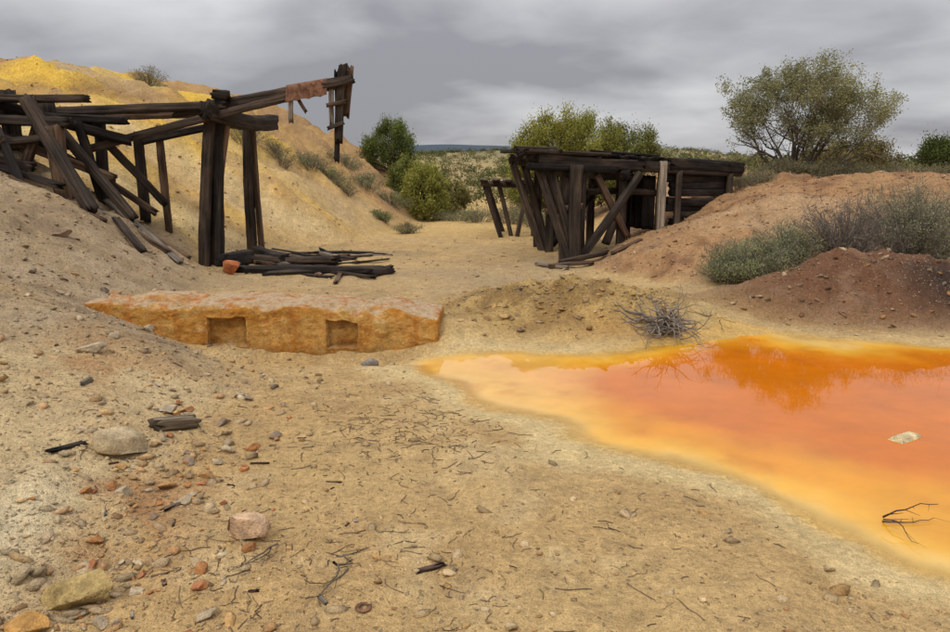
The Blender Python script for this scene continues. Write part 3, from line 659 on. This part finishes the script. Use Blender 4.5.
tangle('dead_branch',2.5,7.5,4,.4,11,(.10,.06,.04),.006,.1)
def twigs():
    segs=[]; r0=np.random.default_rng(12)
    for i in range(1100):
        if i<430: cx,cy=r0.normal(-.42,.36),r0.normal(4.5,.42)
        elif i<520: cx,cy=r0.normal(-.8,.35),r0.normal(2.85,.25)
        else: cy=2.0*math.exp(r0.random()*1.4); cx=r0.uniform(-.6,.5)*cy
        if pond_sd(np.array([cx]),np.array([cy]))[0]>-.2: continue
        an=r0.uniform(0,6.283); L=r0.exponential(.04)+.015; L=min(L,.17); k=4; rad=r0.uniform(.001,.0025); p=np.array([cx,cy,G(cx,cy)+.003]); c=np.array([.13,.085,.055])*r0.uniform(.4,1.7)
        for j in range(k):
            an+=r0.normal()*.4; q=p+np.array([math.cos(an),math.sin(an),0])*L/k; q[2]=G(q[0],q[1])+.003; segs.append((p,q,rad,rad*.8,c)); p=q
    tubes(segs,'twig_litter',None,MB,4)
twigs()
def chunk(name,x,y,L,an,w,h,col,rag=.05):
    t=Timber(); dx,dy=math.cos(an)*L/2,math.sin(an)*L/2; lying(t,x-dx,y-dy,x+dx,y+dy,w,h,col,.0,rag); t.make(name)
chunk('wood_scrap',-1.8,4.25,.32,1.0,.09,.07,(.19,.145,.095)); chunk('wood_scrap',-2.15,3.7,.24,1.0,.035,.02,BK,.09); chunk('wood_scrap',-1.45,3.35,.20,1.2,.035,.02,(.10,.07,.05),.08)
chunk('wood_scrap',-.18,2.80,.15,.45,.035,.012,(.07,.04,.03),.05); chunk('wood_scrap',-2.5,4.6,.15,1.6,.03,.03,GY); chunk('wood_scrap',-1.2,3.9,.12,.2,.02,.008,DK,.05); chunk('wood_scrap',-.75,3.7,.10,.1,.012,.006,BR,.05)
for i in range(34):
    y0=random.uniform(2.4,6.0); x0=random.uniform(-.55,-.15)*y0; chunk('wood_scrap',x0,y0,random.uniform(.03,.09),random.uniform(0,3.1),random.uniform(.006,.018),.005,random.choice([BR,GY,BR]),.03)
bpy.ops.mesh.primitive_torus_add(major_radius=.024,minor_radius=.008,major_segments=32,minor_segments=10,location=(-.42,2.52,G(-.42,2.52)+.008)); o=bpy.context.object; o.name='iron_ring'; o.scale=(1,1,.6); o.data.materials.append(MRU)
# ---------------------------------------------------------------- world, sun
w=bpy.data.worlds.new('World'); scene.world=w; w.use_nodes=True; nt=w.node_tree; bg=nt.nodes['Background']
EL,AZ=50,215
sky=nt.nodes.new('ShaderNodeTexSky'); sky.sky_type='NISHITA'; sky.sun_disc=False; sky.sun_elevation=math.radians(EL); sky.sun_rotation=math.radians(AZ)
def nn(ty,**k):
    x=nt.nodes.new(ty)
    for a,b in k.items(): setattr(x,a,b)
    return x
def mth(op,a,b):
    x=nn('ShaderNodeMath',operation=op)
    for i,q in enumerate((a,b)):
        if isinstance(q,(int,float)): x.inputs[i].default_value=q
        else: nt.links.new(q,x.inputs[i])
    return x.outputs[0]
tc=nn('ShaderNodeTexCoord'); sep=nn('ShaderNodeSeparateXYZ'); nt.links.new(tc.outputs['Generated'],sep.inputs[0])
zz=mth('MAXIMUM',sep.outputs[2],0.0); den=mth('ADD',zz,.20)
cmb=nn('ShaderNodeCombineXYZ'); nt.links.new(mth('DIVIDE',sep.outputs[0],den),cmb.inputs[0]); nt.links.new(mth('DIVIDE',sep.outputs[1],den),cmb.inputs[1]); cmb.inputs[2].default_value=5.3
def nz(sc,det,ro):
    x=nn('ShaderNodeTexNoise'); x.inputs['Scale'].default_value=sc; x.inputs['Detail'].default_value=det; x.inputs['Roughness'].default_value=ro; x.inputs['Distortion'].default_value=.35; nt.links.new(cmb.outputs[0],x.inputs['Vector']); return x.outputs['Fac']
f=mth('ADD',mth('MULTIPLY',nz(.8,4,.45),.8),mth('MULTIPLY',nz(2.4,5,.5),.2))
ra=nn('ShaderNodeValToRGB'); nt.links.new(f,ra.inputs[0]); e=ra.color_ramp.elements
e[0].position=.40; e[0].color=(.31,.31,.335,1); e[1].position=.64; e[1].color=(.68,.68,.69,1); m_=e.new(.5); m_.color=(.47,.47,.49,1)
br=mth('ADD',mth('MULTIPLY',mth('MULTIPLY',zz,zz),3.0),1.0)
sc=nn('ShaderNodeVectorMath',operation='SCALE'); nt.links.new(ra.outputs[0],sc.inputs[0]); nt.links.new(br,sc.inputs['Scale'])
mx=nn('ShaderNodeMix',data_type='RGBA'); mx.inputs[0].default_value=.95
# cloud radiance is stated x10 so one 0.1 background strength serves both layers
s3=nn('ShaderNodeVectorMath',operation='SCALE'); nt.links.new(sc.outputs[0],s3.inputs[0]); s3.inputs['Scale'].default_value=10.0
nt.links.new(sky.outputs[0],mx.inputs[6]); nt.links.new(s3.outputs[0],mx.inputs[7]); nt.links.new(mx.outputs[2],bg.inputs[0]); bg.inputs[1].default_value=.1
sl=bpy.data.lights.new('sun','SUN'); sl.energy=1.5; sl.angle=math.radians(10); sl.color=(1,.93,.80); so=bpy.data.objects.new('sun',sl); scene.collection.objects.link(so)
az=math.radians(AZ); el=math.radians(EL); dirv=Vector((math.sin(az)*math.cos(el),math.cos(az)*math.cos(el),math.sin(el)))
so.rotation_euler=dirv.to_track_quat('Z','Y').to_euler()
# ---------------------------------------------------------------- camera
cd=bpy.data.cameras.new('camera'); cam=bpy.data.objects.new('camera',cd); scene.collection.objects.link(cam)
cam.location=(0,0,1.7); cam.rotation_euler=(math.radians(90-11.7),0,0); cd.sensor_width=36; cd.lens=28.2; cd.clip_start=.05; cd.clip_end=9000
scene.camera=cam
scene.view_settings.view_transform='Standard'; scene.view_settings.look='None'; scene.view_settings.exposure=0
